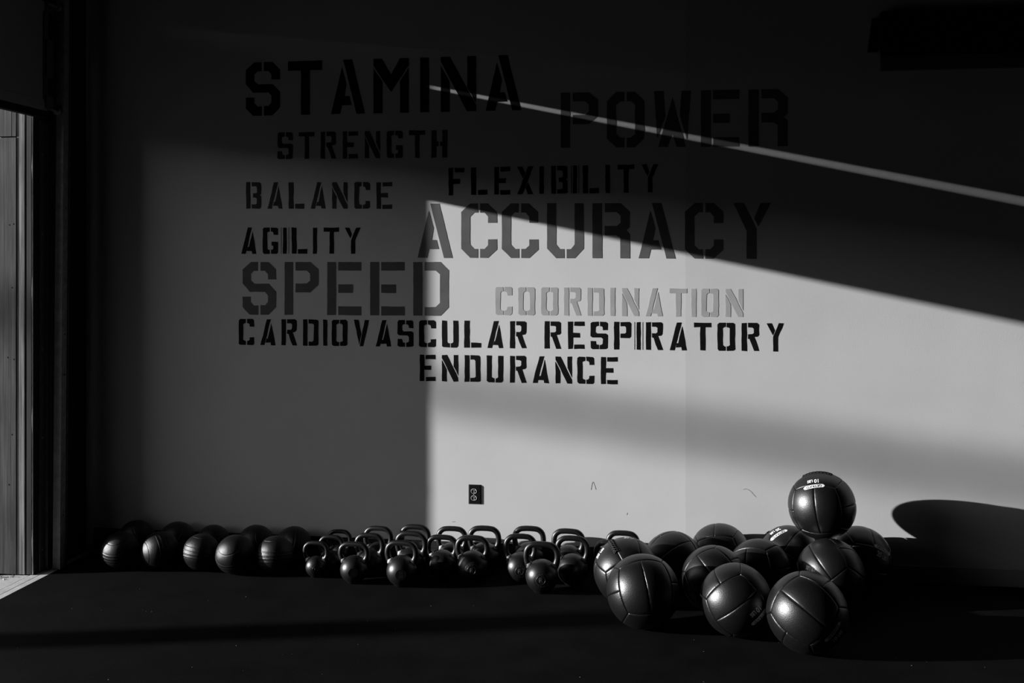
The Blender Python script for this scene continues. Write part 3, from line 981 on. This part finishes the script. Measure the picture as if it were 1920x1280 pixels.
def surface(c, R, at, read, geo, h, name, m, parent, inv):
    """lay flat outline geo on the ball: at = world direction, read = world reading direction"""
    up = at.cross(read).normalized()
    V = []
    for q in geo[0]:
        d = (at + read * (q[0] / R) + up * (q[1] / R)).normalized()
        dl = inv @ d
        V.append(dl * (R * ball_shape(dl) + h))
    return mesh_obj(name, V, geo[1], m, parent=parent)


def capsule(L, Hh):
    P = []
    r = Hh / 2
    for k in range(9):
        a = -math.pi / 2 + math.pi * k / 8
        P.append((L / 2 - r + r * math.cos(a), r * math.sin(a)))
    for k in range(9):
        a = math.pi / 2 + math.pi * k / 8
        P.append((-L / 2 + r + r * math.cos(a), r * math.sin(a)))
    # strip of quads between the upper and lower outline so that it can bend over the ball
    V, F = [], []
    N = 14
    for k in range(N + 1):
        x = -L / 2 + L * k / N
        d = min(L / 2 - abs(x), r)
        y = math.sqrt(max(0.0, r * r - (r - d) ** 2)) if d < r else r
        y = max(y, r * .25)
        V += [(x, -y, 0), (x, y, 0)]
    for k in range(N):
        F.append((2 * k, 2 * k + 2, 2 * k + 3, 2 * k + 1))
    return V, F


def fine(geo, step):
    """cut the faces of a flat outline small enough to follow the curve of a ball"""
    bm = bmesh.new()
    vs = [bm.verts.new((q[0], q[1], 0)) for q in geo[0]]
    for q in geo[1]:
        try:
            bm.faces.new([vs[i] for i in q])
        except ValueError:
            pass
    bmesh.ops.triangulate(bm, faces=bm.faces)
    for _ in range(2):
        es = [e for e in bm.edges if e.calc_length() > step]
        if es:
            bmesh.ops.subdivide_edges(bm, edges=es, cuts=1)
            bmesh.ops.triangulate(bm, faces=bm.faces)
    bm.verts.index_update()
    out = ([tuple(q.co) for q in bm.verts], [tuple(w.index for w in fc.verts) for fc in bm.faces])
    bm.free()
    return out


def medicine_ball(label, c, R, face, phi, labels=(), laces=None):
    t = thing('medicine_ball', label, 'ball', (c[0], c[1], c[2]), 'black medicine balls heaped at the wall')
    r, u, k = view_frame(c)
    n = off_dir(c, *face)
    im = r * math.cos(R_(phi)) + u * math.sin(R_(phi))
    X = (im - n * im.dot(n)).normalized()
    Y = n.cross(X)
    t.rotation_euler = Matrix((X, Y, n)).transposed().to_euler()
    inv = Matrix((X, Y, n))
    o = link('core', CORE, t)
    o.scale = (R, R, R)
    for q in PANEL_ROT:
        o = link('panel', PANEL, t)
        o.rotation_euler = q.to_euler()
        o.scale = (R, R, R)
    for (a, b, read, txt, strip) in labels:
        at = off_dir(c, a, b)
        rd = r * math.cos(R_(read)) + u * math.sin(R_(read))
        rd = (rd - at * rd.dot(at)).normalized()
        up = at.cross(rd)
        num = txt[:2]
        nv = fine(text_geo(num, .038, .0010), .012)
        lv = fine(text_geo('LBS', .029, .0008), .012)
        g = join(([(q[0] * .72 - .018, q[1], 0) for q in nv[0]], nv[1]), ([(q[0] * .66 + .017, q[1] - .003, 0) for q in lv[0]], lv[1]))
        surface(c, R, at, rd, g, .0008, 'printed_weight', 'print_white', t, inv)
        if strip:
            ang = strip / R
            at2 = (at * math.cos(ang) + up * math.sin(ang)).normalized()
            rd2 = (rd - at2 * rd.dot(at2)).normalized()
            lg = surface(c, R, at2, rd2, fine(capsule(.112, .020), .014), .0004, 'logo_strip', 'print_white', t, inv)
            surface(c, R, at2, rd2, fine(text_geo("GETRX'D", .0195, .0003), .01), .0014, 'logo_lettering', 'print_dark', t, inv)
    if laces:
        # criss-cross lacing across the middle seam of one face; given as local face axes
        fn, fx = Vector(laces[0]), Vector(laces[1])
        fy = fn.cross(fx)
        V, F = [], []
        for i in range(-4, 5):
            for s in (-1, 1):
                P = []
                for q in range(5):
                    tt = q / 4
                    xx = (i - .45 * s + .9 * s * tt) * .105
                    yy = (-1 + 2 * tt) * .085
                    d = (fn + fx * xx + fy * yy).normalized()
                    P.append(d * R * (1.0 + .014 * math.sin(math.pi * tt)))
                v, f = tube(P, .0034, 6)
                V, F = join((V, F), (v, f))
        for s in (-1, 1):
            P = [(fn + fx * (q / 10 * .5) + fy * (s * .10)).normalized() * R * .995 for q in range(-10, 11)]
            v, f = tube(P, .0022, 6)
            V, F = join((V, F), (v, f))
        mesh_obj('lacing', V, F, 'thread', parent=t, smooth=True)
    return t


medicine_ball('black laced medicine ball beside the kettlebells, lacing on its upper side', (-.1614, -.5805, .169), .169, (-.42, .78), 119,
              labels=((-.80, .50, 50, '20', 0), (.10, .965, 0, '20', .036)), laces=((0, 0, 1), (1, 0, 0)))
medicine_ball('black medicine ball at the left front of the heap, long seam down its face', (-.0740, -.9090, .174), .174, (.10, .16), -79)
medicine_ball('black medicine ball behind the two left front ones, half in shadow', (.2741, -.6341, .164), .164, (-.12, .16), -51)
medicine_ball('black medicine ball in the middle front, weight print upside down', (.3573, -.9513, .167), .167, (.03, -.22), 39,
              labels=((.53, -.27, 223, '10', .04),))
medicine_ball('frontmost black medicine ball of the heap with a broad highlight', (.6565, -1.1164, .178), .178, (-.10, .08), -36,
              labels=((.72, -.50, 48, '10', .04),))
medicine_ball('black medicine ball just below the top one and in front of it', (.8648, -.4452, .167), .167, (-.42, .38), -51,
              labels=((-.57, .02, 165, '14', .04),))
medicine_ball('black medicine ball at the far right against the wall, printed 20LBS', (1.0572, -.1710, .168), .168, (.30, -.35), -20,
              labels=((.66, .12, -14, '20', .037),))
medicine_ball('black medicine ball at the wall left of the top one, white 20LBS print', (.6960, -.1650, .162), .162, (.20, .72), 62,
              labels=((-.46, .77, 236, '20', .04),), laces=((0, 1, 0), (0, 0, 1)))
medicine_ball('black medicine ball in the middle of the heap behind the two front right ones', (.5148, -.4250, .158), .158, (-.42, -.08), 98)
medicine_ball('black medicine ball in the back row right of the laced one', (.0773, -.3588, .160), .160, (0.0, .45), 40)
medicine_ball('black medicine ball against the wall in the middle of the back row', (.3307, -.1650, .162), .162, (-.1, -.2), 10)
medicine_ball('black medicine ball sitting on top of the heap, white 10LBS print', (.8471, -.2826, .4655), .174, (-.18, -.16), -83,
              labels=((-.247, .70, 184, '10', .036),), laces=((-1, 0, 0), (0, 1, 0)))
